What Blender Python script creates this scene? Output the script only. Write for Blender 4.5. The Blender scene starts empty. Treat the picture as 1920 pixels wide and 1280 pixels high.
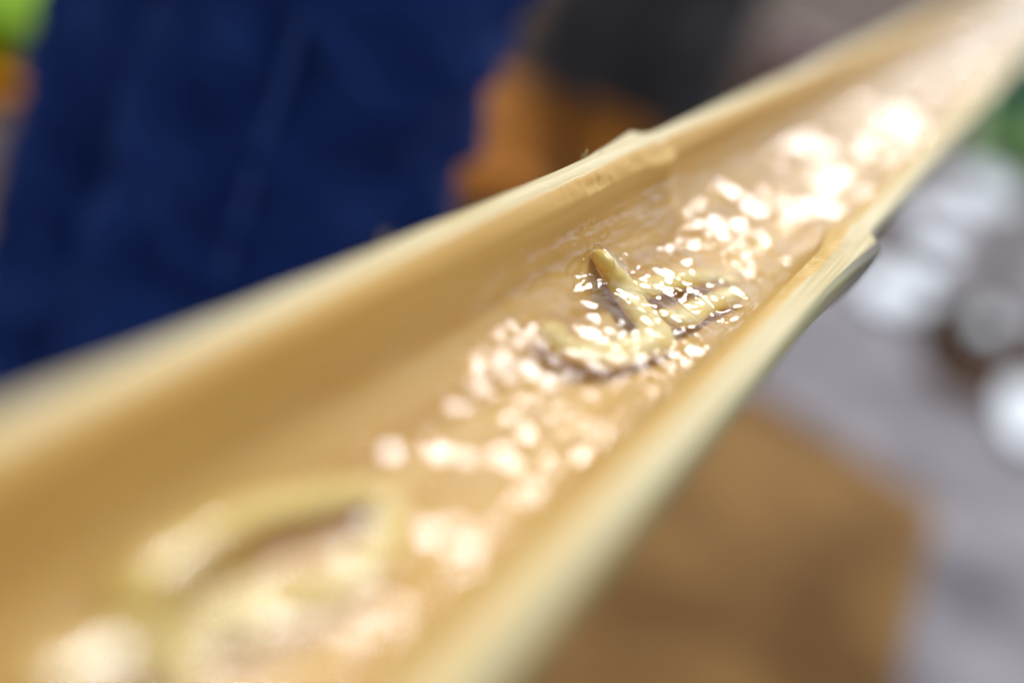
import bpy, bmesh, math, random
import numpy as np
from mathutils import Vector, Matrix, noise

random.seed(7); np.random.seed(7)
scene = bpy.context.scene
COL = scene.collection
R = math.radians

# ------------------------------------------------------------------ camera
cam_data = bpy.data.cameras.new('camera'); cam = bpy.data.objects.new('camera', cam_data); COL.objects.link(cam)
cam.matrix_world = Matrix(((0.864944, -0.431671, 0.255990, 0.084790),
                           (0.374475, 0.215530, -0.901840, -0.532313),
                           (0.334125, 0.875903, 0.348072, 0.105372),
                           (0, 0, 0, 1)))
cam_data.lens = 50; cam_data.sensor_width = 36; cam_data.clip_start = 0.01; cam_data.clip_end = 500
cam_data.dof.use_dof = True; cam_data.dof.focus_distance = 0.478; cam_data.dof.aperture_fstop = 1.9
cam_data.dof.aperture_blades = 9
scene.camera = cam

# ------------------------------------------------------------------ sky, sun, exposure
SUN_EL, SUN_AZ = 50, -16          # azimuth measured from +Y (along the chute) towards +X
world = bpy.data.worlds.new('World'); scene.world = world; world.use_nodes = True
wn = world.node_tree; bg = wn.nodes['Background']
sky = wn.nodes.new('ShaderNodeTexSky'); sky.sky_type = 'NISHITA'; sky.sun_disc = False
sky.sun_elevation = R(SUN_EL); sky.sun_rotation = R(SUN_AZ)
sky.air_density = 1.0; sky.dust_density = 1.0; sky.ozone_density = 1.0
hs = wn.nodes.new('ShaderNodeHueSaturation'); hs.inputs['Saturation'].default_value = 0.22     # hazy, nearly white overcast
wn.links.new(sky.outputs[0], hs.inputs['Color']); wn.links.new(hs.outputs[0], bg.inputs[0]); bg.inputs[1].default_value = 0.14
sd = bpy.data.lights.new('sun', 'SUN'); sun = bpy.data.objects.new('sun', sd); COL.objects.link(sun)
sd.energy = 2.1; sd.angle = R(14); sd.color = (1.0, 0.99, 0.975)
to_sun = Vector((math.sin(R(SUN_AZ)) * math.cos(R(SUN_EL)), math.cos(R(SUN_AZ)) * math.cos(R(SUN_EL)), math.sin(R(SUN_EL))))
sun.rotation_euler = to_sun.to_track_quat('Z', 'Y').to_euler(); sun.location = (0, 0, 4)
vs = scene.view_settings; vs.view_transform = 'Standard'; vs.look = 'None'; vs.exposure = 0.45; vs.gamma = 1
vs.use_curve_mapping = False

# ------------------------------------------------------------------ helpers
def lin(r, g, b):
    return tuple(((c / 255) / 12.92 if c / 255 <= 0.04045 else ((c / 255 + 0.055) / 1.055) ** 2.4) for c in (r, g, b)) + (1,)

def mat(name, c1, c2=None, rough=0.6, scale=(1, 1, 1), nscale=8.0, detail=5, bump=0.0, bump_scale=None, spec=0.5,
        lo=0.35, hi=0.65, bump_dist=0.002, coat=0.0, sub=0.0, sub_r=(1, .6, .3), sub_scale=0.004):
    m = bpy.data.materials.new(name); m.use_nodes = True
    t = m.node_tree; p = t.nodes['Principled BSDF']
    p.inputs['Base Color'].default_value = c1; p.inputs['Roughness'].default_value = rough
    p.inputs['Specular IOR Level'].default_value = spec
    p.inputs['Coat Weight'].default_value = coat; p.inputs['Coat Roughness'].default_value = 0.12
    if sub:
        p.inputs['Subsurface Weight'].default_value = sub; p.inputs['Subsurface Radius'].default_value = sub_r
        p.inputs['Subsurface Scale'].default_value = sub_scale
    tc = t.nodes.new('ShaderNodeTexCoord'); mp = t.nodes.new('ShaderNodeMapping')
    mp.inputs['Scale'].default_value = scale; t.links.new(tc.outputs['Object'], mp.inputs[0])
    if c2:
        n = t.nodes.new('ShaderNodeTexNoise'); n.inputs['Scale'].default_value = nscale; n.inputs['Detail'].default_value = detail
        t.links.new(mp.outputs[0], n.inputs[0])
        rp = t.nodes.new('ShaderNodeValToRGB'); rp.color_ramp.elements[0].position = lo; rp.color_ramp.elements[1].position = hi
        rp.color_ramp.elements[0].color = c1; rp.color_ramp.elements[1].color = c2
        t.links.new(n.outputs['Fac'], rp.inputs[0]); t.links.new(rp.outputs[0], p.inputs['Base Color'])
    if bump:
        n2 = t.nodes.new('ShaderNodeTexNoise'); n2.inputs['Scale'].default_value = bump_scale or nscale; n2.inputs['Detail'].default_value = 4
        t.links.new(mp.outputs[0], n2.inputs[0])
        b = t.nodes.new('ShaderNodeBump'); b.inputs['Strength'].default_value = bump; b.inputs['Distance'].default_value = bump_dist
        t.links.new(n2.outputs['Fac'], b.inputs['Height']); t.links.new(b.outputs[0], p.inputs['Normal'])
    return m

def link(o, parent=None):
    COL.objects.link(o)
    if parent: o.parent = parent
    return o

def mesh_obj(name, verts, faces, mats, parent=None, smooth=True, fm=None):
    me = bpy.data.meshes.new(name); me.from_pydata([tuple(v) for v in verts], [], faces); me.update()
    for m in (mats if isinstance(mats, (list, tuple)) else [mats]): me.materials.append(m)
    if smooth: me.polygons.foreach_set('use_smooth', [True] * len(me.polygons))
    if fm is not None: me.polygons.foreach_set('material_index', fm)
    return link(bpy.data.objects.new(name, me), parent)

def empty(name, loc=(0, 0, 0), rot=(0, 0, 0)):
    o = bpy.data.objects.new(name, None); o.location = loc; o.rotation_euler = rot; o.empty_display_size = 0.05
    return link(o)

def tag(o, label, cat, group=None):
    o['label'] = label; o['category'] = cat
    if group: o['group'] = group
    return o

def grid_faces(nr, nc, closed_c=True):
    f = []
    for i in range(nr - 1):
        for j in range(nc if closed_c else nc - 1):
            a = i * nc + j; b = i * nc + (j + 1) % nc
            f.append((a, b, b + nc, a + nc))
    return f

def tube(path, radii, seg=14, twist=None, flat=1.0):
    """loft round a polyline with per-point radius; returns verts, faces (closed ends)"""
    P = [Vector(p) for p in path]; V = []; n = len(P)
    ref = Vector((0, 0, 1))
    for i, p in enumerate(P):
        t = (P[min(i + 1, n - 1)] - P[max(i - 1, 0)]).normalized()
        r0 = ref if abs(t.dot(ref)) < 0.95 else Vector((0, 1, 0))
        side = t.cross(r0).normalized(); up = side.cross(t).normalized()
        for k in range(seg):
            a = 2 * math.pi * k / seg
            V.append(p + side * math.cos(a) * radii[i] + up * math.sin(a) * radii[i] * flat)
    F = grid_faces(n, seg)
    F.append(tuple(reversed(range(seg)))); F.append(tuple((n - 1) * seg + k for k in range(seg)))
    return V, F

def catmull(pts, sub=10):
    P = [np.array(p, float) for p in pts]; P = [2 * P[0] - P[1]] + P + [2 * P[-1] - P[-2]]; out = []
    for i in range(1, len(P) - 2):
        for k in range(sub):
            t = k / sub; a, b, c, d = P[i - 1], P[i], P[i + 1], P[i + 2]
            out.append(0.5 * ((2 * b) + (c - a) * t + (2 * a - 5 * b + 4 * c - d) * t * t + (3 * b - a - 3 * c + d) * t ** 3))
    out.append(P[-2]); return out

def lathe(profile, seg=40):
    V = []; 
    for (r, z) in profile:
        for k in range(seg):
            a = 2 * math.pi * k / seg; V.append((r * math.cos(a), r * math.sin(a), z))
    F = grid_faces(len(profile), seg)
    F.append(tuple(reversed(range(seg)))); F.append(tuple((len(profile) - 1) * seg + k for k in range(seg)))
    return V, F

def nz(x, y=0.0, z=0.0): return noise.noise(Vector((x, y, z)))

SLOPE = R(3)
def W(p):     # chute frame -> world
    x, y, z = p; return Vector((x, y * math.cos(SLOPE) - z * math.sin(SLOPE), y * math.sin(SLOPE) + z * math.cos(SLOPE)))
GZ = -0.85    # ground level (rim of the chute is at 0 by its joint)

# ------------------------------------------------------------------ materials
M_inner = mat('bamboo_inside', lin(186, 145, 74), lin(215, 179, 107), rough=0.6, spec=0.2, scale=(40, 1.0, 40), nscale=3.5, detail=8, lo=0.3, hi=0.7, bump=0.25, bump_scale=6, bump_dist=0.0006, sub=0.3, sub_r=(1, .55, .2), sub_scale=0.004)
M_cut = mat('bamboo_cut_face', lin(218, 206, 166), lin(194, 173, 120), rough=0.6, spec=0.25, scale=(160, 3, 160), nscale=3.0, detail=8, bump=0.5, bump_scale=5, bump_dist=0.0008)
M_ridge = mat('bamboo_joint_wood', lin(210, 168, 108), lin(228, 196, 142), rough=0.45, scale=(60, 60, 60), nscale=2, bump=0.6, bump_scale=4, bump_dist=0.001)
M_concrete = mat('concrete', lin(98, 93, 98), lin(150, 146, 152), rough=0.85, spec=0.15, nscale=3.5, detail=3, bump=0.2, bump_scale=40)
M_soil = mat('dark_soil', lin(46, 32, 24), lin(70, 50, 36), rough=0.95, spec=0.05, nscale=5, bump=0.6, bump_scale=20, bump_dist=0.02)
M_card = mat('cardboard', lin(98, 68, 34), lin(138, 104, 58), rough=0.85, spec=0.1, scale=(1, 1, 1), nscale=2.6, detail=2, lo=0.36, hi=0.58)
M_glint_spot = mat('glint_white', lin(226, 236, 247), lin(238, 245, 252), rough=0.35, nscale=9)  # flat white pebbles stand in for sky glints on wet ground
M_noodle = mat('noodle', lin(222, 200, 112), lin(230, 212, 134), rough=0.35, nscale=60, spec=0.25, sub=0.8, sub_r=(1, .75, .3), sub_scale=0.005)
_t = M_noodle.node_tree; _p = _t.nodes['Principled BSDF']; _o = [n for n in _t.nodes if n.type == 'OUTPUT_MATERIAL'][0]
_tr = _t.nodes.new('ShaderNodeBsdfTransparent'); _tr.inputs[0].default_value = (1.0, 0.92, 0.68, 1); _mx = _t.nodes.new('ShaderNodeMixShader'); _mx.inputs[0].default_value = 0.20
_t.links.new(_p.outputs[0], _mx.inputs[1]); _t.links.new(_tr.outputs[0], _mx.inputs[2]); _t.links.new(_mx.outputs[0], _o.inputs[0])   # starchy, half see-through
M_navy = mat('navy_cotton', lin(15, 36, 90), lin(36, 63, 126), rough=0.9, scale=(1, 1, 2.6), nscale=8, detail=3, lo=0.35, hi=0.75, bump=0.3, bump_scale=300, spec=0.15)
M_seam = mat('navy_seam', lin(44, 66, 122), rough=0.9, spec=0.15)
M_skin = mat('skin', lin(196, 142, 100), lin(206, 152, 110), rough=0.5, nscale=12)
M_black = mat('charcoal_cotton', lin(52, 52, 56), lin(80, 80, 84), rough=0.95, nscale=9, bump=0.3, bump_scale=200, spec=0.1)
M_shoe = mat('black_shoe', lin(22, 20, 20), rough=0.5)
M_grey_shirt = mat('grey_shirt', lin(92, 96, 104), lin(104, 108, 116), rough=0.9, nscale=10)
M_hair = mat('dark_hair', lin(24, 19, 16), lin(34, 27, 22), rough=0.5, scale=(30, 30, 3), nscale=8)
M_twig = mat('dark_twig', lin(50, 38, 30), lin(66, 52, 42), rough=0.85, nscale=20)
M_leaf = mat('leaf_green', lin(120, 178, 84), lin(156, 204, 116), rough=0.5, nscale=10)
M_teal = mat('teal_plastic', lin(40, 118, 88), rough=0.4)
M_lime = mat('lime_plastic', lin(112, 150, 10), rough=0.8, spec=0.1)
M_orange = mat('orange_plastic', lin(190, 118, 6), rough=0.8, spec=0.1)
M_maroon = mat('maroon_plastic', lin(96, 26, 40), rough=0.45)
M_bench = mat('bench_wood', lin(134, 80, 22), lin(176, 112, 40), rough=0.8, spec=0.05, scale=(3, 3, 3), nscale=4)
M_maroon_cloth = mat('maroon_cloth', lin(92, 34, 46), lin(104, 42, 54), rough=0.9, nscale=9)
M_steel = mat('steel_handle', lin(150, 150, 150), rough=0.35)

def skin_material():
    m = mat('bamboo_skin', lin(126, 124, 62), lin(150, 142, 84), rough=0.35, scale=(20, 2, 20), nscale=4)
    t = m.node_tree; p = t.nodes['Principled BSDF']; src = p.inputs['Base Color'].links[0].from_socket
    tc = t.nodes.new('ShaderNodeTexCoord'); sp = t.nodes.new('ShaderNodeSeparateXYZ'); t.links.new(tc.outputs['Object'], sp.inputs[0])
    rp = t.nodes.new('ShaderNodeValToRGB'); mr = t.nodes.new('ShaderNodeMapRange')
    mr.inputs['From Min'].default_value = -0.11; mr.inputs['From Max'].default_value = 0.11; t.links.new(sp.outputs['Y'], mr.inputs['Value'])
    t.links.new(mr.outputs[0], rp.inputs[0]); e = rp.color_ramp.elements
    e[0].position = 0.0; e[0].color = (0, 0, 0, 1); e[1].position = 1.0; e[1].color = (0.35,) * 3 + (1,)
    for pos, v in ((0.2, 0.05), (0.42, 0.8), (0.5, 1.0), (0.56, 0.7)):
        k = e.new(pos); k.color = (v, v, v, 1)
    mx = t.nodes.new('ShaderNodeMix'); mx.data_type = 'RGBA'
    t.links.new(rp.outputs[0], mx.inputs[0]); t.links.new(src, mx.inputs[6]); mx.inputs[7].default_value = lin(58, 46, 28)
    t.links.new(mx.outputs[2], p.inputs['Base Color']); return m
M_skinb = skin_material()

def water_material():
    m = bpy.data.materials.new('clear_water'); m.use_nodes = True; t = m.node_tree; t.nodes.clear()
    out = t.nodes.new('ShaderNodeOutputMaterial'); mix = t.nodes.new('ShaderNodeMixShader')
    tr = t.nodes.new('ShaderNodeBsdfTransparent'); gl = t.nodes.new('ShaderNodeBsdfGlossy'); fr = t.nodes.new('ShaderNodeFresnel')
    tr.inputs[0].default_value = (0.985, 0.98, 0.965, 1); gl.inputs['Roughness'].default_value = 0.025; fr.inputs['IOR'].default_value = 1.34
    # thin unrefracted sheet: the same reflectance from either side of the surface
    ge = t.nodes.new('ShaderNodeNewGeometry'); mr = t.nodes.new('ShaderNodeMapRange')
    mr.inputs['To Min'].default_value = 1.33; mr.inputs['To Max'].default_value = 1 / 1.33
    t.links.new(ge.outputs['Backfacing'], mr.inputs['Value']); t.links.new(mr.outputs[0], fr.inputs['IOR'])
    tc = t.nodes.new('ShaderNodeTexCoord'); mp = t.nodes.new('ShaderNodeMapping'); mp.inputs['Scale'].default_value = (1, 0.6, 1)
    n = t.nodes.new('ShaderNodeTexNoise'); n.inputs['Scale'].default_value = 260; n.inputs['Detail'].default_value = 2
    b = t.nodes.new('ShaderNodeBump'); b.inputs['Strength'].default_value = 0.15; b.inputs['Distance'].default_value = 0.0004
    t.links.new(tc.outputs['Object'], mp.inputs[0]); t.links.new(mp.outputs[0], n.inputs[0]); t.links.new(n.outputs['Fac'], b.inputs['Height'])
    t.links.new(b.outputs[0], gl.inputs['Normal']); t.links.new(b.outputs[0], fr.inputs['Normal'])
    t.links.new(fr.outputs[0], mix.inputs[0]); t.links.new(tr.outputs[0], mix.inputs[1]); t.links.new(gl.outputs[0], mix.inputs[2])
    t.links.new(mix.outputs[0], out.inputs[0]); return m
M_water = water_material()

# ------------------------------------------------------------------ ground
def sheet(name, outline, z, m, thick=0.0, kind=None):
    n = len(outline); V = [(x, y, z) for x, y in outline]; F = [tuple(range(n))]
    if thick:
        V += [(x, y, z - thick) for x, y in outline]
        F += [tuple(reversed(range(n, 2 * n)))] + [(i, n + i, n + (i + 1) % n, (i + 1) % n) for i in range(n)]
    o = mesh_obj(name, V, F, m, smooth=False)
    if kind: o['kind'] = kind
    return o
M_shaded_ground = mat('shade_dark_ground', lin(80, 68, 61), lin(98, 84, 76), rough=0.95, spec=0.08, nscale=1.2, bump=0.3, bump_scale=30)  # earth-brown ground; the shade over it is put into this dark colour
sheet('ground', [(-150, -60), (150, -60), (150, 300), (-150, 300)], GZ, M_shaded_ground, kind='structure')
sheet('pavement', [(-0.62, -6), (14, -6), (14, 5.9), (0.6, 6.2), (-0.55, 6.6)], GZ + 0.004, M_concrete, kind='structure')
def blob(cx, cy, rx, ry, n=40, wob=0.18, seed=0.0):
    return [(cx + rx * math.cos(a) * (1 + wob * nz(math.cos(a) * 1.5 + seed, math.sin(a) * 1.5)), cy + ry * math.sin(a) * (1 + wob * nz(math.cos(a) * 1.5, math.sin(a) * 1.5 + seed)))
            for a in [2 * math.pi * k / n for k in range(n)]]
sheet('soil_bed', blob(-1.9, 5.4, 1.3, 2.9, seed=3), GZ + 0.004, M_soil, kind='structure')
sheet('damp_soil', blob(0.23, 3.50, 0.21, 0.62, seed=8), GZ + 0.008, M_soil, kind='structure')
sheet('damp_soil', blob(-0.16, 4.35, 0.06, 0.5, seed=5), GZ + 0.008, M_soil, kind='structure')
card = sheet('cardboard_sheet', [(0.225, 2.13), (-0.183, 2.30), (-0.62, 1.75), (-0.45, 0.55), (0.27, 0.70)], GZ + 0.014, M_card, thick=0.008)
tag(card, 'brown cardboard sheet with dark damp patches lying on the grey concrete', 'cardboard')

# ------------------------------------------------------------------ bamboo chute
chute = empty('bamboo_chute', (0, 0, 0), (SLOPE, 0, 0))
tag(chute, 'split bamboo half pipe carrying water and noodles across the whole picture', 'bamboo chute')
RO, RI = 0.050, 0.0362

def inner_r(s, th):      # th 0 right .. pi left
    r = RI + 0.0006 * nz(s * 6, th * 2, 1.3)
    ds = s - 0.004 - 0.005 * nz(th * 2, 2.2); k = math.exp(-(ds / (0.007 if ds > 0 else 0.020)) ** 2)
    side = abs(math.cos(th)) ** 2
    r -= k * (0.0014 + 0.0022 * side) * (0.9 + 0.4 * nz(th * 4, 5.1))
    return r
def outer_r(s):
    r = RO
    if -0.085 < s < 0.0: r += 0.0042 * ((s + 0.085) / 0.085) ** 1.6
    if 0 <= s < 0.012: r += 0.0042 * (1 - s / 0.012) ** 2
    if s > 0: r -= 0.0012 * min(1, s / 0.02)
    return r
def chip(s, side, u):       # ragged chisel marks on the inner lip near the joint
    a = max(0.0, 1 - ((s + 0.05) / 0.075) ** 2)
    return a * (0.35 + nz(s * 62, side * 3.1, u * 2.2) * 1.1 + nz(s * 150, side * 7.7, u * 6) * 0.55 + nz(s * 380, side * 5.7, u * 11) * 0.35)

s_list = list(np.arange(-0.62, -0.2, 0.008)) + list(np.arange(-0.2, 0.1, 0.0014)) + list(np.arange(0.1, 2.61, 0.012))
NO, NRIM, NIN = 36, 9, 60
V = []
for s in s_list:
    ro = outer_r(s); ring = []
    for k in range(NO):
        th = 0.055 + (math.pi - 0.11) * k / (NO - 1); ring.append((ro * math.cos(th), s, -ro * math.sin(th)))
    for side in (-1, 1):
        th_lip = 0.10
        ri = inner_r(s, math.pi if side < 0 else 0.0); c = 0.0
        rim = []
        for k in range(1, NRIM + 1):
            u = k / (NRIM + 1); x = ro - 0.0008 + 0.0007 * nz(s * 11, side * 4.4) + (ri - 0.0002 - ro) * u
            z = -0.0004 * (1 - min(1, u * 6)) + 0.0005 * nz(s * 9, x * 300) + 0.0003 * nz(s * 40, x * 900)
            c = max(0, chip(s, side, u)) * 0.0026
            z -= 0.0040 * max(0, (u - 0.5) / 0.5) ** 2 + c * max(0, (u - 0.3)) * 1.4
            rim.append((side * (x + (c * 0.8 * max(0, u - .5))), s, z))
        if side < 0:
            ring += rim
            for k in range(NIN):
                th = math.pi - (0.11 + (math.pi - 0.22) * k / (NIN - 1)); r = inner_r(s, th); ring.append((r * math.cos(th), s, -r * math.sin(th)))
        else:
            ring += list(reversed(rim))
    V += ring
nc = NO + 2 * NRIM + NIN
F = grid_faces(len(s_list), nc)
fm = []
for i in range(len(s_list) - 1):
    for j in range(nc):
        fm.append(2 if (j < NO or j >= nc - 1) else (1 if j < NO + NRIM - 4 else (0 if j < NO + NRIM + NIN + 3 else 1)))
F.append(tuple(range(nc))); F.append(tuple(reversed(range((len(s_list) - 1) * nc, len(s_list) * nc)))); fm += [1, 1]
F = [tuple(reversed(f)) for f in F]
culm = mesh_obj('culm', V, F, [M_inner, M_cut, M_skinb], chute, fm=fm)
culm['label'] = 'halved bamboo culm, tan inside, cream sawn rims, olive skin'

# frayed fibres along the sawn rims
V = []; F = []
def add(vf):
    o = len(V); V.extend(vf[0]); F.extend([tuple(i + o for i in f) for f in vf[1]])
def inner_pt(th, s, lift): r = inner_r(s, th) - lift; return (r * math.cos(th), s, -r * math.sin(th))
for (x, s, n_, ln) in ((-0.0488, -0.208, 7, 0.006), (-0.0495, -0.058, 4, 0.004), (-0.0485, -0.047, 2, 0.003), (0.0495, -0.004, 3, 0.003)):
    V, F = [], []
    for k in range(n_):
        a = random.uniform(-0.9, 0.9); b = Vector((x + random.uniform(-.001, .001), s + random.uniform(-.003, .003), -0.0004))
        tip = b + Vector((random.uniform(-.4, .4), a, random.uniform(.4, 1))) * ln * random.uniform(.4, 1)
        add(tube([b, (b + tip) / 2 + Vector((0, .0004, .0003)), tip], [0.00016, 0.00013, 0.00005], 5))
    mesh_obj('frayed_fibre', V, F, M_cut, chute)

# ------------------------------------------------------------------ noodles
NP_ = []
def noodle(pts, rad, label, lift=0.0, flat=0.72, emb=0.8):
    path = catmull(pts, 10); n = len(path)
    rr = [rad * (0.93 + 0.12 * nz(i * 0.13, rad * 900, pts[0][1] * 40)) * min(1, 0.45 + 0.55 * math.sin(min(1, min(i, n - 1 - i) / 4) * math.pi / 2)) for i in range(n)]
    P = []
    for q in path:
        x, s, z = q; rmax = inner_r(s, math.acos(max(-1, min(1, x / RI)))) - rad * emb
        r = math.hypot(x, z); k = min(1, rmax / r) if r > 0 else 1
        P.append(Vector((x * k, s, z * k + lift)))
    base = P[0].copy(); NP_.append(np.array([(p.x, p.y, p.z + rr[i] * flat, rr[i]) for i, p in enumerate(P)]))
    V, F = tube([p - base for p in P], rr, 18, flat=flat)
    o = mesh_obj('noodle', V, F, M_noodle); o.location = W(base); o.rotation_euler = (SLOPE, 0, 0)
    return tag(o, label, 'noodle', 'noodles in the bamboo chute')
noodle([(-.0240, -.0885, -.0205), (-.0205, -.0850, -.0238), (-.0141, -.0841, -.0282), (-.0047, -.0902, -.0311), (.0039, -.0997, -.0308), (.0082, -.1108, -.0300), (.0054, -.1241, -.031), (.0006, -.1382, -.0315), (-.0058, -.1455, -.031), (-.0116, -.1484, -.0293), (-.0167, -.1472, -.0267)],
       0.0068, 'sharply folded pale yellow noodle in focus just below the bamboo joint', lift=0.0, flat=0.48, emb=0.5)
noodle([(-.0109, -.083, -.0296), (-.008, -.0638, -.0305), (-.0035, -.041, -.0313), (.003, -.0268, -.0314), (.0129, -.0272, -.0287)],
       0.0056, 'pale noodle lying straight under splashing water behind the folded noodle', lift=-0.0004, flat=0.48, emb=0.5)
noodle([(.0009, -.0828, -.0315), (.0089, -.0843, -.0302), (.0107, -.0685, -.0296), (.0139, -.0538, -.0282), (.0175, -.0438, -.0262)],
       0.0048, 'short curved noodle on the right of the folded noodle, nearest the right rim', lift=0.0, flat=0.48, emb=0.5)
noodle([(-.0167, -.3466, -.0267), (-.0195, -.333, -.0247), (-.02, -.3191, -.0243), (-.0189, -.3018, -.0252), (-.0145, -.2823, -.0279), (-.0098, -.2681, -.0299), (-.0026, -.2688, -.0314), (.0024, -.2826, -.0314), (.003, -.2986, -.0314), (.0006, -.3112, -.0315), (-.0023, -.322, -.0314), (-.0036, -.3326, -.0313)],
       0.0046, 'large blurred looped noodle in the near part of the chute', lift=-0.0012, flat=0.5, emb=0.5)
noodle([(-.0154, -.3732, -.0275), (-.0151, -.3595, -.0277), (-.0131, -.3476, -.0287), (-.0074, -.3422, -.0306), (.0028, -.348, -.0314)],
       0.0040, 'very blurred noodle arch at the lower left corner, nearest the camera', lift=-0.0012, flat=0.5, emb=0.5)
noodle([(.0008, -.3135, -.0315), (-.0068, -.3137, -.0308), (-.0094, -.323, -.0301), (-.0078, -.3385, -.0305), (-.0031, -.3523, -.0314)],
       0.0034, 'blurred noodle strand hooked inside the large near loop', lift=-0.0012, flat=0.5, emb=0.5)

# ------------------------------------------------------------------ water
def water():
    S = list(np.arange(-0.60, -0.40, 0.003)) + list(np.arange(-0.40, -0.18, 0.0013)) + list(np.arange(-0.18, 0.10, 0.00075)) + list(np.arange(0.10, 0.45, 0.0015)) + list(np.arange(0.45, 1.1, 0.0021)) + list(np.arange(1.1, 2.6, 0.006))
    allN = np.concatenate(NP_)
    NX = 110; th_r, th_l = 0.62, math.pi - 0.34
    V = []
    for s in S:
        far = min(1, max(0, (s + 0.02) / 0.10)); near = min(1, max(0, (-s - 0.14) / 0.10))
        A = 0.95 - 0.1 * far - 0.45 * near
        level = -RI + 0.0100 - 0.0030 * near + 0.0010 * far - 0.0022 * math.exp(-((s + 0.02) / 0.012) ** 2)
        near_n = allN[np.abs(allN[:, 1] - s) < 0.012] if len(allN) else None
        if near_n is not None and len(near_n) == 0: near_n = None
        for j in range(NX):
            th = th_l + (th_r - th_l) * j / (NX - 1); r = inner_r(s, th)
            xi, zi = r * math.cos(th), -r * math.sin(th); x = xi
            fl = x + 0.010 * nz(s * 9, 4.4)
            fine = 1 - 0.6 * far
            h = 0.0019 * nz(fl * 75, s * 48, 0.3) + fine * (0.0009 * nz(fl * 190, s * 130, 7.1) + 0.00028 * nz(fl * 480, s * 360, 2.9))
            h += fine * 0.0010 * (abs(nz(fl * 60, s * 90, 9.9)) * 2 - 0.5)
            ph = s / 0.0105 + 0.9 * nz(fl * 50, s * 20, 4.0) + 0.3 * nz(fl * 120, s * 60, 6.0); fr_ = ph - math.floor(ph)
            sw = fr_ / 0.72 if fr_ < 0.72 else (1 - fr_) / 0.28; sw = 0.7 * sw + 0.3 * sw * sw * (3 - 2 * sw)
            mk = nz(fl * 38, s * 26, 12.0) + 0.19 + 0.12 * far - 0.20 * min(1, max(0, (s - 0.10) / 0.4)) - 0.18 * near; mk += 0.42 * math.exp(-((x - 0.010 - 0.15 * (-0.19 - s)) / 0.0045) ** 2) * math.exp(-((s + 0.23) / 0.05) ** 2); mk = max(0.0, min(1.0, mk * 2.6))
            zw = level + A * h + (0.0021 + 0.0004 * far - 0.0007 * near) * mk * sw
            if near_n is not None:      # water heaps up over the noodles
                dd = np.hypot(near_n[:, 0] - x, near_n[:, 1] - s); q = int(dd.argmin()); rad = near_n[q, 3]
                if dd[q] < rad * 3.6:
                    u = dd[q] / (rad * 3.6); top = near_n[q, 2] + 0.0008 + 0.35 * A * h; zw -= 0.0012 * mk * sw * (1 - u); zw = zw + max(0.0, top - zw) * (1 - u * u * (3 - 2 * u)) ** 0.8
            wet = math.exp(-((s + 0.06) / 0.07) ** 2)
            film = 0.0006 + A * (1 + 1.3 * wet) * (0.0005 * (nz(th * 9, s * 60, 3.3) + 0.6) + 0.00022 * nz(th * 26, s * 150, 8.3))
            film += 0.0030 * math.exp(-((s + 0.035) / 0.030) ** 2) * math.exp(-((th - 2.45) / 0.36) ** 2) * (1 + 0.35 * nz(th * 16, s * 90, 1.7) + 0.2 * nz(th * 40, s * 60, 5.7))
            rf = r - film; fx, fz = rf * math.cos(th), -rf * math.sin(th)
            dlt = zw - fz; k = 0.0012
            if dlt > k: px, pz = x, zw
            elif dlt < -k: px, pz = fx, fz
            else:
                u = (dlt + k) / (2 * k); u = u * u * (3 - 2 * u); px = fx + (x - fx) * u; pz = max(fz, fz + (zw - fz) * u)
            V.append((px, s, pz))
    return mesh_obj('water', V, grid_faces(len(S), NX, False), M_water)
wtr = water(); wtr.rotation_euler = (SLOPE, 0, 0); wtr['kind'] = 'structure'
wtr['label'] = 'clear rippling water running down the bamboo chute'

def drops():
    bm = bmesh.new()
    for k in range(46):
        s = random.choice([random.uniform(-0.32, -0.1)] * 3 + [random.uniform(-0.1, 0.05)]); th = random.choice([random.uniform(0.3, 0.7), random.uniform(math.pi - 0.5, math.pi - 0.2), random.uniform(0.3, 0.9)])
        r = random.uniform(0.0005, 0.0011); p = inner_pt(th, s, r * 0.3)
        m = Matrix.Translation(p) @ Matrix.Diagonal((r, r * 1.2, r * .8, 1))
        bmesh.ops.create_icosphere(bm, subdivisions=2, radius=1, matrix=m)
    me = bpy.data.meshes.new('water_droplets'); bm.to_mesh(me); bm.free(); me.materials.append(M_water)
    me.polygons.foreach_set('use_smooth', [True] * len(me.polygons))
    o = link(bpy.data.objects.new('water_droplets', me), wtr); o['kind'] = 'stuff'
drops()

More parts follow.
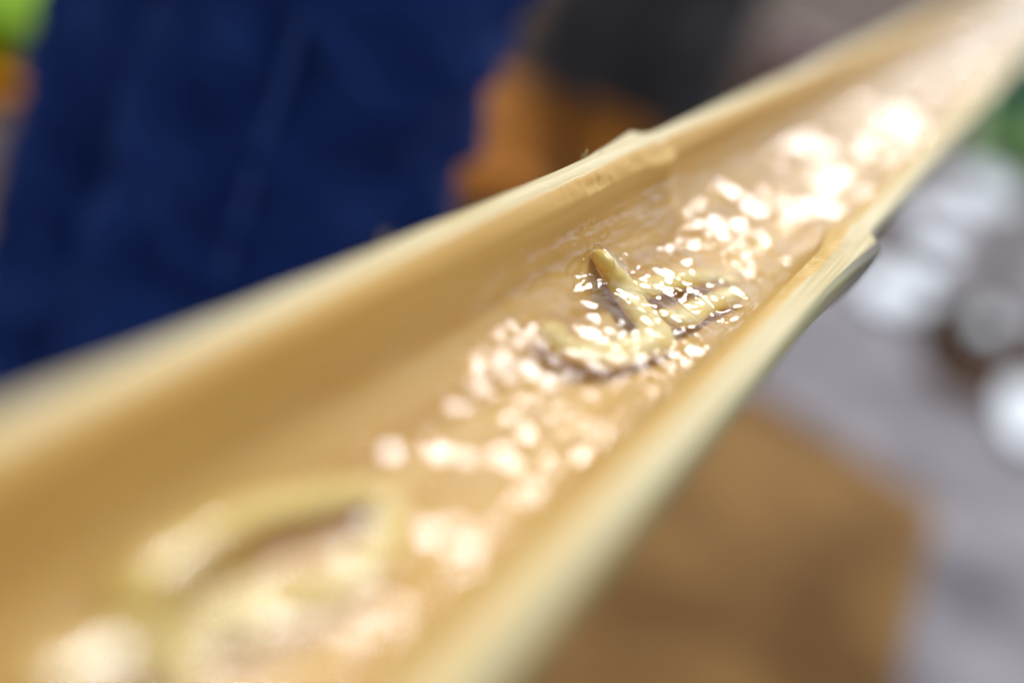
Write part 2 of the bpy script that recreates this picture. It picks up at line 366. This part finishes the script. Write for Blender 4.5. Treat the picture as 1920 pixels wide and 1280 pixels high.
# ------------------------------------------------------------------ people
def figure(parent, hip, feet, knees, ankle_dir, face, height_k=1.0, m=None, thigh=0.085):
    """one continuous body grown with a Skin modifier from the pelvis"""
    up = Vector((0, 0, 1)); side = face.cross(up).normalized(); h = Vector(hip)
    pts, edges, rad = [], [], []
    def v(p, r, prev=None):
        pts.append(tuple(p)); rad.append(r)
        if prev is not None: edges.append((prev, len(pts) - 1))
        return len(pts) - 1
    k = height_k
    pel = v(h, 0.12 * k); be = v(h + up * 0.14 * k, 0.115 * k, pel); ch = v(h + up * 0.34 * k, 0.135 * k, be)
    sh = v(h + up * 0.47 * k, 0.09 * k, ch); ne = v(h + up * 0.55 * k + face * 0.01, 0.055 * k, sh)
    he = v(h + up * 0.64 * k + face * 0.03, 0.088 * k, ne); v(h + up * 0.75 * k + face * 0.02, 0.07 * k, he)
    for sg in (-1, 1):
        a = v(h + up * 0.45 * k + side * sg * 0.17 * k, 0.05 * k, sh); e = v(h + up * 0.18 * k + side * sg * 0.22 * k - face * 0.02, 0.042 * k, a)
        # forearms raised, hands loosely in front of the chest
        w = v(h + up * 0.27 * k + side * sg * 0.14 * k + face * 0.19 * k, 0.03 * k, e)
        fd = (face * 0.75 + up * 0.35 - side * sg * 0.55).normalized(); hs = fd.cross(side * sg).normalized()
        wp = Vector(pts[w]); pm = v(wp + fd * 0.06 * k, 0.032 * k, w)
        for q in range(4):
            b = v(wp + fd * (0.115 - 0.006 * abs(q - 1.3)) * k + hs * (q - 1.5) * 0.018 * k, 0.0095 * k, pm)
            v(wp + fd * (0.150 - 0.008 * abs(q - 1.3)) * k + hs * (q - 1.5) * 0.017 * k - side * sg * 0.016 * k, 0.0085 * k, b)
        b = v(wp + fd * 0.075 * k - hs * 0.045 * k, 0.011 * k, pm); v(wp + fd * 0.105 * k - hs * 0.058 * k - side * sg * 0.01 * k, 0.009 * k, b)
    for i in (0, 1):
        f = Vector(feet[i]); kn = Vector(knees[i]); d = (f - h).normalized()
        t = v(Vector((h.x + (kn.x - h.x) * 0.75, h.y + (kn.y - h.y) * 0.75, h.z - 0.08 * k)), thigh * k, pel)
        v3 = v(kn + up * 0.12, 0.072 * k, t); kk = v(kn, 0.058 * k, v3); c = v(kn * 0.62 + f * 0.38 - face * 0.012, 0.057 * k, kk); an = v(f + up * 0.09, 0.036 * k, c)
        b = v(f + up * 0.035 + face * 0.05, 0.036 * k, an); v(f + up * 0.028 + face * 0.15, 0.028 * k, b)
    me = bpy.data.meshes.new('body'); me.from_pydata(pts, edges, []); me.materials.append(m)
    o = link(bpy.data.objects.new('body', me), parent)
    md = o.modifiers.new('skin', 'SKIN'); md.use_smooth_shade = True
    for i, sv in enumerate(me.skin_vertices[0].data): sv.radius = (rad[i], rad[i]); sv.use_root = (i == 0)
    sb = o.modifiers.new('sub', 'SUBSURF'); sb.levels = 2; sb.render_levels = 2
    return o

def cloth_tube(path, radii, folds, seg=96, sub=40, seed=0.0, cap=True):
    P = catmull(path, sub); rr = catmull([(r, 0, 0) for r in radii], sub); V = []; n = len(P)
    for i, p in enumerate(P):
        u = i / (n - 1); z = p[2]
        for k in range(seg):
            a = 2 * math.pi * k / seg; ca, sa = math.cos(a), math.sin(a)
            f = nz(ca * 1.1 + seed, sa * 1.1 + 0.6 * ca, z * 19 + ca * 1.6 - sa * 1.2 + seed)
            f2 = nz(ca * 2.1 + seed * 2, sa * 2.1, z * 34 + sa * 2.0)
            ridge = 1 - abs(f) * 2.6
            r = rr[i][0] + folds * max(-0.25, 0.75 * ridge + 0.35 * f2 - 0.15)
            V.append((p[0] + r * ca, p[1] + r * sa, z))
    F = grid_faces(n, seg)
    return V, F

def shoe(parent, f, face, m):
    side = face.cross(Vector((0, 0, 1))).normalized(); V = []; seg = 20
    prof = [(-0.075, .012, .05), (-0.07, .034, .075), (-0.03, .040, .095), (0.03, .041, .075), (0.09, .047, .05), (0.14, .047, .042), (0.175, .034, .034), (0.188, .012, .022)]
    for (d, w, h) in prof:
        for k in range(seg):
            a = 2 * math.pi * k / seg; q = Vector(f) + face * d + side * (w * math.copysign(abs(math.cos(a)) ** .7, math.cos(a)))
            V.append((q.x, q.y, GZ + 0.014 + (h * max(0, math.sin(a)) ** .8 if math.sin(a) > 0 else -0.010 * abs(math.sin(a)) ** .4)))
    F = grid_faces(len(prof), seg); F.append(tuple(reversed(range(seg)))); F.append(tuple((len(prof) - 1) * seg + k for k in range(seg)))
    o = mesh_obj('shoe', V, F, m, parent)
    return o

def hair(parent, c, face, k=1.0):
    bm = bmesh.new(); bmesh.ops.create_icosphere(bm, subdivisions=4, radius=0.108 * k)
    bmesh.ops.delete(bm, geom=[v_ for v_ in bm.verts if (v_.co.z < 0.0 and v_.co.dot(face) > 0.0) or v_.co.z < -0.07 * k], context='VERTS')
    for v_ in bm.verts: v_.co *= 1 + 0.06 * nz(v_.co.x * 60, v_.co.y * 60, v_.co.z * 14)
    me = bpy.data.meshes.new('hair'); bm.to_mesh(me); bm.free(); me.materials.append(M_hair)
    o = link(bpy.data.objects.new('hair', me), parent); o.location = c
    s = o.modifiers.new('thick', 'SOLIDIFY'); s.thickness = 0.012
    return o

def shirt(parent, hip, face, m, k=1.0, low=-0.02):
    h = Vector(hip)
    V, F = cloth_tube([(h.x, h.y, h.z + low), (h.x, h.y, h.z + 0.15 * k), (h.x, h.y, h.z + 0.33 * k), (h.x, h.y, h.z + 0.46 * k), (h.x, h.y, h.z + 0.53 * k)],
                      [0.165 * k, 0.158 * k, 0.175 * k, 0.15 * k, 0.065 * k], 0.008, seg=64, sub=16, seed=4)
    side = face.cross(Vector((0, 0, 1))).normalized()
    for sg in (-1, 1):
        a = h + Vector((0, 0, 0.44 * k)) + side * sg * 0.12 * k; b = h + Vector((0, 0, 0.24 * k)) + side * sg * 0.215 * k
        v2, f2 = tube(catmull([a, (a + b) / 2 + side * sg * 0.015, b], 8), [0.075 * k] * 8 + [0.066 * k] * 9, 24)
        o = len(V); V += [tuple(q) for q in v2]; F += [tuple(i + o for i in f) for f in f2]
    return mesh_obj('shirt', V, F, m, parent)

# the helper in navy trousers beside the chute
face1 = Vector((0.64, 0.77, 0)).normalized()
p1 = empty('person', (-0.46, 0.39, GZ)); tag(p1, 'person in navy blue trousers standing close beside the bamboo chute', 'person')
def local(o, p): return tuple(Vector(p) - o.location)
LA = [(-0.352, 0.325, 0.02), (-0.350, 0.318, -0.10), (-0.342, 0.295, -0.22), (-0.335, 0.27, -0.36), (-0.335, 0.25, -0.55), (-0.34, 0.25, -0.78)]
LB = [(-0.545, 0.512, 0.02), (-0.548, 0.507, -0.10), (-0.540, 0.480, -0.24), (-0.54, 0.46, -0.38), (-0.55, 0.45, -0.55), (-0.57, 0.44, -0.78)]
hip1 = Vector((-0.462, 0.405, 0.10))
body = figure(p1, *(), local(p1, hip1), [local(p1, (-0.34, 0.25, GZ)), local(p1, (-0.57, 0.44, GZ))], [local(p1, LA[3]), local(p1, LB[3])], None, face1, m=M_skin, thigh=0.065)
V, F = [], []
for L, sd_, rad in ((LA, 1.0, [.106, .103, .098, .093, .088, .085]), (LB, 6.0, [.128, .125, .118, .105, .092, .085])):
    v2, f2 = cloth_tube([local(p1, q) for q in L], rad, 0.028, seed=sd_)
    o = len(V); V += v2; F += [tuple(i + o for i in f) for f in f2]
v2, f2 = cloth_tube([local(p1, q) for q in ((-0.462, .405, 0.23), (-0.462, .405, 0.14), (-0.462, .405, 0.03), (-0.462, .405, -0.06))], [.165, .185, .19, .12], 0.006, seed=2.0, sub=20)
o = len(V); V += v2; F += [tuple(i + o for i in f) for f in f2]
trs = mesh_obj('trousers', V, F, M_navy, p1); trs['label'] = 'creased navy blue cotton trousers'
camdir = Vector((0.085, -0.53, 0))
for L, ang in ((LA, R(-72)), (LB, R(-60))):      # side seams
    V, F = [], []; P = catmull([local(p1, q) for q in L], 30); rads = catmull([(r, 0, 0) for r in (.108, .103, .098, .093, .088, .085)], 30)
    add(tube([(q[0] + (rads[i][0] + 0.0085) * math.cos(ang), q[1] + (rads[i][0] + 0.0085) * math.sin(ang), q[2]) for i, q in enumerate(P)], [0.004] * len(P), 8))
    mesh_obj('side_seam', V, F, M_seam, trs)
for q in ((-0.34, 0.25), (-0.57, 0.44)): shoe(p1, Vector(local(p1, (q[0], q[1], 0))) , face1, M_shoe).location = (0, 0, -GZ)
shirt(p1, local(p1, hip1), face1, M_grey_shirt, low=0.06)
hair(p1, Vector(local(p1, hip1)) + Vector((0, 0, 0.71)) - face1 * 0.005, face1)

# the bystander in charcoal trousers, behind the bench
face2 = Vector((0.35, -0.94, 0)).normalized()
p2 = empty('person', (-0.76, 2.54, GZ)); tag(p2, 'person in charcoal trousers standing behind the wooden bench', 'person')
hip2 = Vector((-0.76, 2.54, 0.06)); KA, KB = Vector((-0.86, 2.50, -0.39)), Vector((-0.655, 2.58, -0.39)); FA, FB = Vector((-0.87, 2.49, GZ)), Vector((-0.64, 2.59, GZ))
figure(p2, local(p2, hip2), [local(p2, FA), local(p2, FB)], [local(p2, KA), local(p2, KB)], None, face2, height_k=0.97, m=M_skin, thigh=0.065)
V, F = [], []
for top, kn, ft, sd_ in ((Vector((-0.84, 2.51, 0)), KA, FA, 11.0), (Vector((-0.67, 2.575, 0)), KB, FB, 14.0)):
    q = [local(p2, (top.x, top.y, 0.02)), local(p2, (top.x * .6 + kn.x * .4, top.y * .6 + kn.y * .4, -0.16)), local(p2, kn), local(p2, (ft.x, ft.y, -0.60)), local(p2, (ft.x, ft.y, -0.80))]
    v2, f2 = cloth_tube(q, [.115, .118, .112, .105, .10], 0.018, seed=sd_, sub=30)
    o = len(V); V += v2; F += [tuple(i + o for i in f) for f in f2]
v2, f2 = cloth_tube([local(p2, (hip2.x, hip2.y, z)) for z in (0.17, 0.08, -0.02, -0.09)], [.16, .185, .19, .12], 0.006, seed=12.0, sub=20)
o = len(V); V += v2; F += [tuple(i + o for i in f) for f in f2]
mesh_obj('trousers', V, F, M_black, p2)
shirt(p2, local(p2, hip2), face2, M_maroon_cloth, 0.97, low=0.02)
for q in (FA, FB): shoe(p2, Vector(local(p2, (q.x, q.y, 0))), face2, M_shoe).location = (0, 0, -GZ)
hair(p2, Vector(local(p2, hip2)) + Vector((0, 0, 0.70)) - face2 * 0.005, face2, 0.97)

# wooden bench of planks
bd = Vector((-0.35, 0.937, 0)).normalized(); bs = Vector((bd.y, -bd.x, 0))
bench = empty('wooden_bench', (-0.60, 1.45, GZ)); tag(bench, 'golden brown plank bench between the two people', 'bench')
def bar(name, a0, a1, s0, s1, z0, z1, m, parent):
    bm = bmesh.new(); bmesh.ops.create_cube(bm, size=1)
    for v in bm.verts:
        a = a0 if v.co.x < 0 else a1; q = s0 if v.co.y < 0 else s1; z = z0 if v.co.z < 0 else z1
        v.co = bd * a + bs * q + Vector((0, 0, z))
    bmesh.ops.bevel(bm, geom=bm.edges[:], offset=0.004, segments=2, affect='EDGES'); bmesh.ops.recalc_face_normals(bm, faces=bm.faces)
    me = bpy.data.meshes.new(name); bm.to_mesh(me); bm.free(); me.materials.append(m); return link(bpy.data.objects.new(name, me), parent)
for s0, s1 in ((-0.10, 0.09), (0.15, 0.31)): bar('plank', 0, 0.90, s0, s1, 0.375, 0.405, M_bench, bench)
for a in (0.10, 0.78):
    bar('cross_rail', a, a + 0.04, -0.08, 0.29, 0.33, 0.373, M_bench, bench)
    for q in (-0.07, 0.24): bar('leg', a - 0.002, a + 0.042, q, q + 0.045, 0.0, 0.328, M_bench, bench)

# ------------------------------------------------------------------ blurred things on the ground
def glint_spot(x, y, rx, ry, rz, label, seed):
    bm = bmesh.new(); bmesh.ops.create_icosphere(bm, subdivisions=4, radius=1)
    for v in bm.verts:
        k = 1 + 0.16 * nz(v.co.x * 1.3 + seed, v.co.y * 1.3, v.co.z * 1.3) + 0.03 * nz(v.co.x * 5 + seed, v.co.y * 5, v.co.z * 5)
        v.co = Vector((v.co.x * rx * k, v.co.y * ry * k, v.co.z * rz * k))
    me = bpy.data.meshes.new('glint_spot'); bm.to_mesh(me); bm.free(); me.materials.append(M_glint_spot); me.polygons.foreach_set('use_smooth', [True] * len(me.polygons))
    o = link(bpy.data.objects.new('glint_spot', me)); o.location = (x, y, GZ + rz * 0.8); tag(o, label, 'glint_spot', 'white spots in place of sky glints beside the chute')
glint_spot(-0.075, 3.62, 0.104, 0.225, .03, 'biggest white spot in place of a sky glint, just right of the joint on the bamboo rim', 1)
glint_spot(-0.075, 4.95, 0.089, 0.270, .03, 'white spot in place of a sky glint, above the biggest one, close against the bamboo rim', 4)
glint_spot(0.195, 3.72, 0.058, 0.146, .03, 'round white spot in place of a sky glint, alone inside the dark damp patch', 7)
glint_spot(0.02, 6.35, 0.156, 0.562, .03, 'pale spot in place of a sky glint under the light green plant', 9)
glint_spot(0.36, 3.02, 0.073, 0.270, .03, 'white spot in place of a sky glint, cut by the right edge of the photo', 12)
glint_spot(-0.02, 4.2, 0.062, 0.158, .03, 'small white spot in place of a sky glint, between the biggest spot and the twig', 15)

V, F = [], []
tw = catmull([(.23, 6.9, .02), (.19, 6.2, .03), (.165, 4.95, .03), (.16, 4.2, .02), (.135, 3.66, .02), (.09, 3.42, .015)], 12)
add(tube(tw, [0.048 - 0.0002 * i + 0.004 * nz(i * .3) for i in range(len(tw))], 12))
twig = mesh_obj('twig', V, F, M_twig); twig.location = (0, 0, GZ + 0.02); tag(twig, 'long dark bent twig lying between the white glint spots', 'twig')

def plant(x, y, n, h, spread, label, seed):
    random.seed(seed); r = empty('leafy_plant', (x, y, GZ)); tag(r, label, 'plant'); SV, SF = [], []
    me = bpy.data.meshes.new('leaf'); vs_ = []; L = 0.16
    for i in range(7):
        u = i / 6; w = 0.045 * math.sin(math.pi * min(1, u * 0.94 + 0.04)) ** 0.8
        for q in (-1, 0, 1): vs_.append((q * w, u * L, -0.05 * u * u + (0.008 if q else 0)))
    me.from_pydata(vs_, [], grid_faces(7, 3, False)); me.materials.append(M_leaf); me.polygons.foreach_set('use_smooth', [True] * len(me.polygons))
    for k in range(n):
        a = random.uniform(0, 6.283); rr = spread * math.sqrt(random.random()); top = Vector((rr * math.cos(a), rr * math.sin(a), h * random.uniform(.4, 1)))
        v2, f2 = tube([(top.x * .2, top.y * .2, 0), (top.x * .6, top.y * .6, top.z * .6), top], [.006, .005, .003], 6); o = len(SV); SV += v2; SF += [tuple(i + o for i in f) for f in f2]
        for q in range(4):
            lf = link(bpy.data.objects.new('leaf', me), r); lf.location = top * (0.6 + 0.13 * q); lf.rotation_euler = (random.uniform(-.3, .6), random.uniform(-.4, .4), random.uniform(0, 6.283)); s = random.uniform(.7, 1.2); lf.scale = (s, s, s)
    mesh_obj('stem', SV, SF, M_leaf, r)
plant(0.06, 7.2, 30, .34, .36, 'light green leafy plant behind the pale glint spot at right', 21)

def tub(name, x, y, prof, m, label, cat, handle=None):
    r = empty(name, (x, y, GZ)); tag(r, label, cat); V, F = lathe(prof); mesh_obj('shell', V, F, m, r)
    ro = max(p[0] for p in prof); top = max(p[1] for p in prof)
    v2, f2 = lathe([(ro - .012, top - .012), (ro + .008, top - .012), (ro + .012, top), (ro + .006, top + .008), (ro - .012, top + .006)]); mesh_obj('rim', v2, f2, m, r)
    if handle:
        hp = [(ro * math.cos(a), 0.06, top - 0.01 + handle * math.sin(a)) for a in [math.pi * k / 16 for k in range(17)]]
        v2, f2 = tube(hp, [.005] * 17, 8); mesh_obj('handle', v2, f2, M_steel, r)
bucket = [(.13, .0), (.135, .005), (.17, .30), (.164, .30), (.13, .012), (.01, .012)]
basin = [(.20, .0), (.205, .006), (.27, .14), (.262, .14), (.20, .014), (.01, .014)]
tub('bucket', -0.22, 10.6, [(a * 2.1, b * 1.6) for a, b in bucket], M_teal, 'teal green bucket at the right edge beyond the plant', 'bucket', .2)
tub('basin', -2.02, 2.20, basin, M_lime, 'lime green plastic basin in the upper left corner', 'basin')
tub('basin', -1.86, 1.93, [(a * .42, b * .25) for a, b in basin], M_orange, 'orange plastic basin just below the lime green one', 'basin')
tub('bucket', -1.0, 6.4, bucket, M_maroon, 'maroon bucket far behind the bamboo chute', 'bucket', .14)

# ------------------------------------------------------------------ render
scene.render.engine = 'CYCLES'
scene.cycles.transparent_max_bounces = 16; scene.cycles.max_bounces = 12; scene.cycles.diffuse_bounces = 6
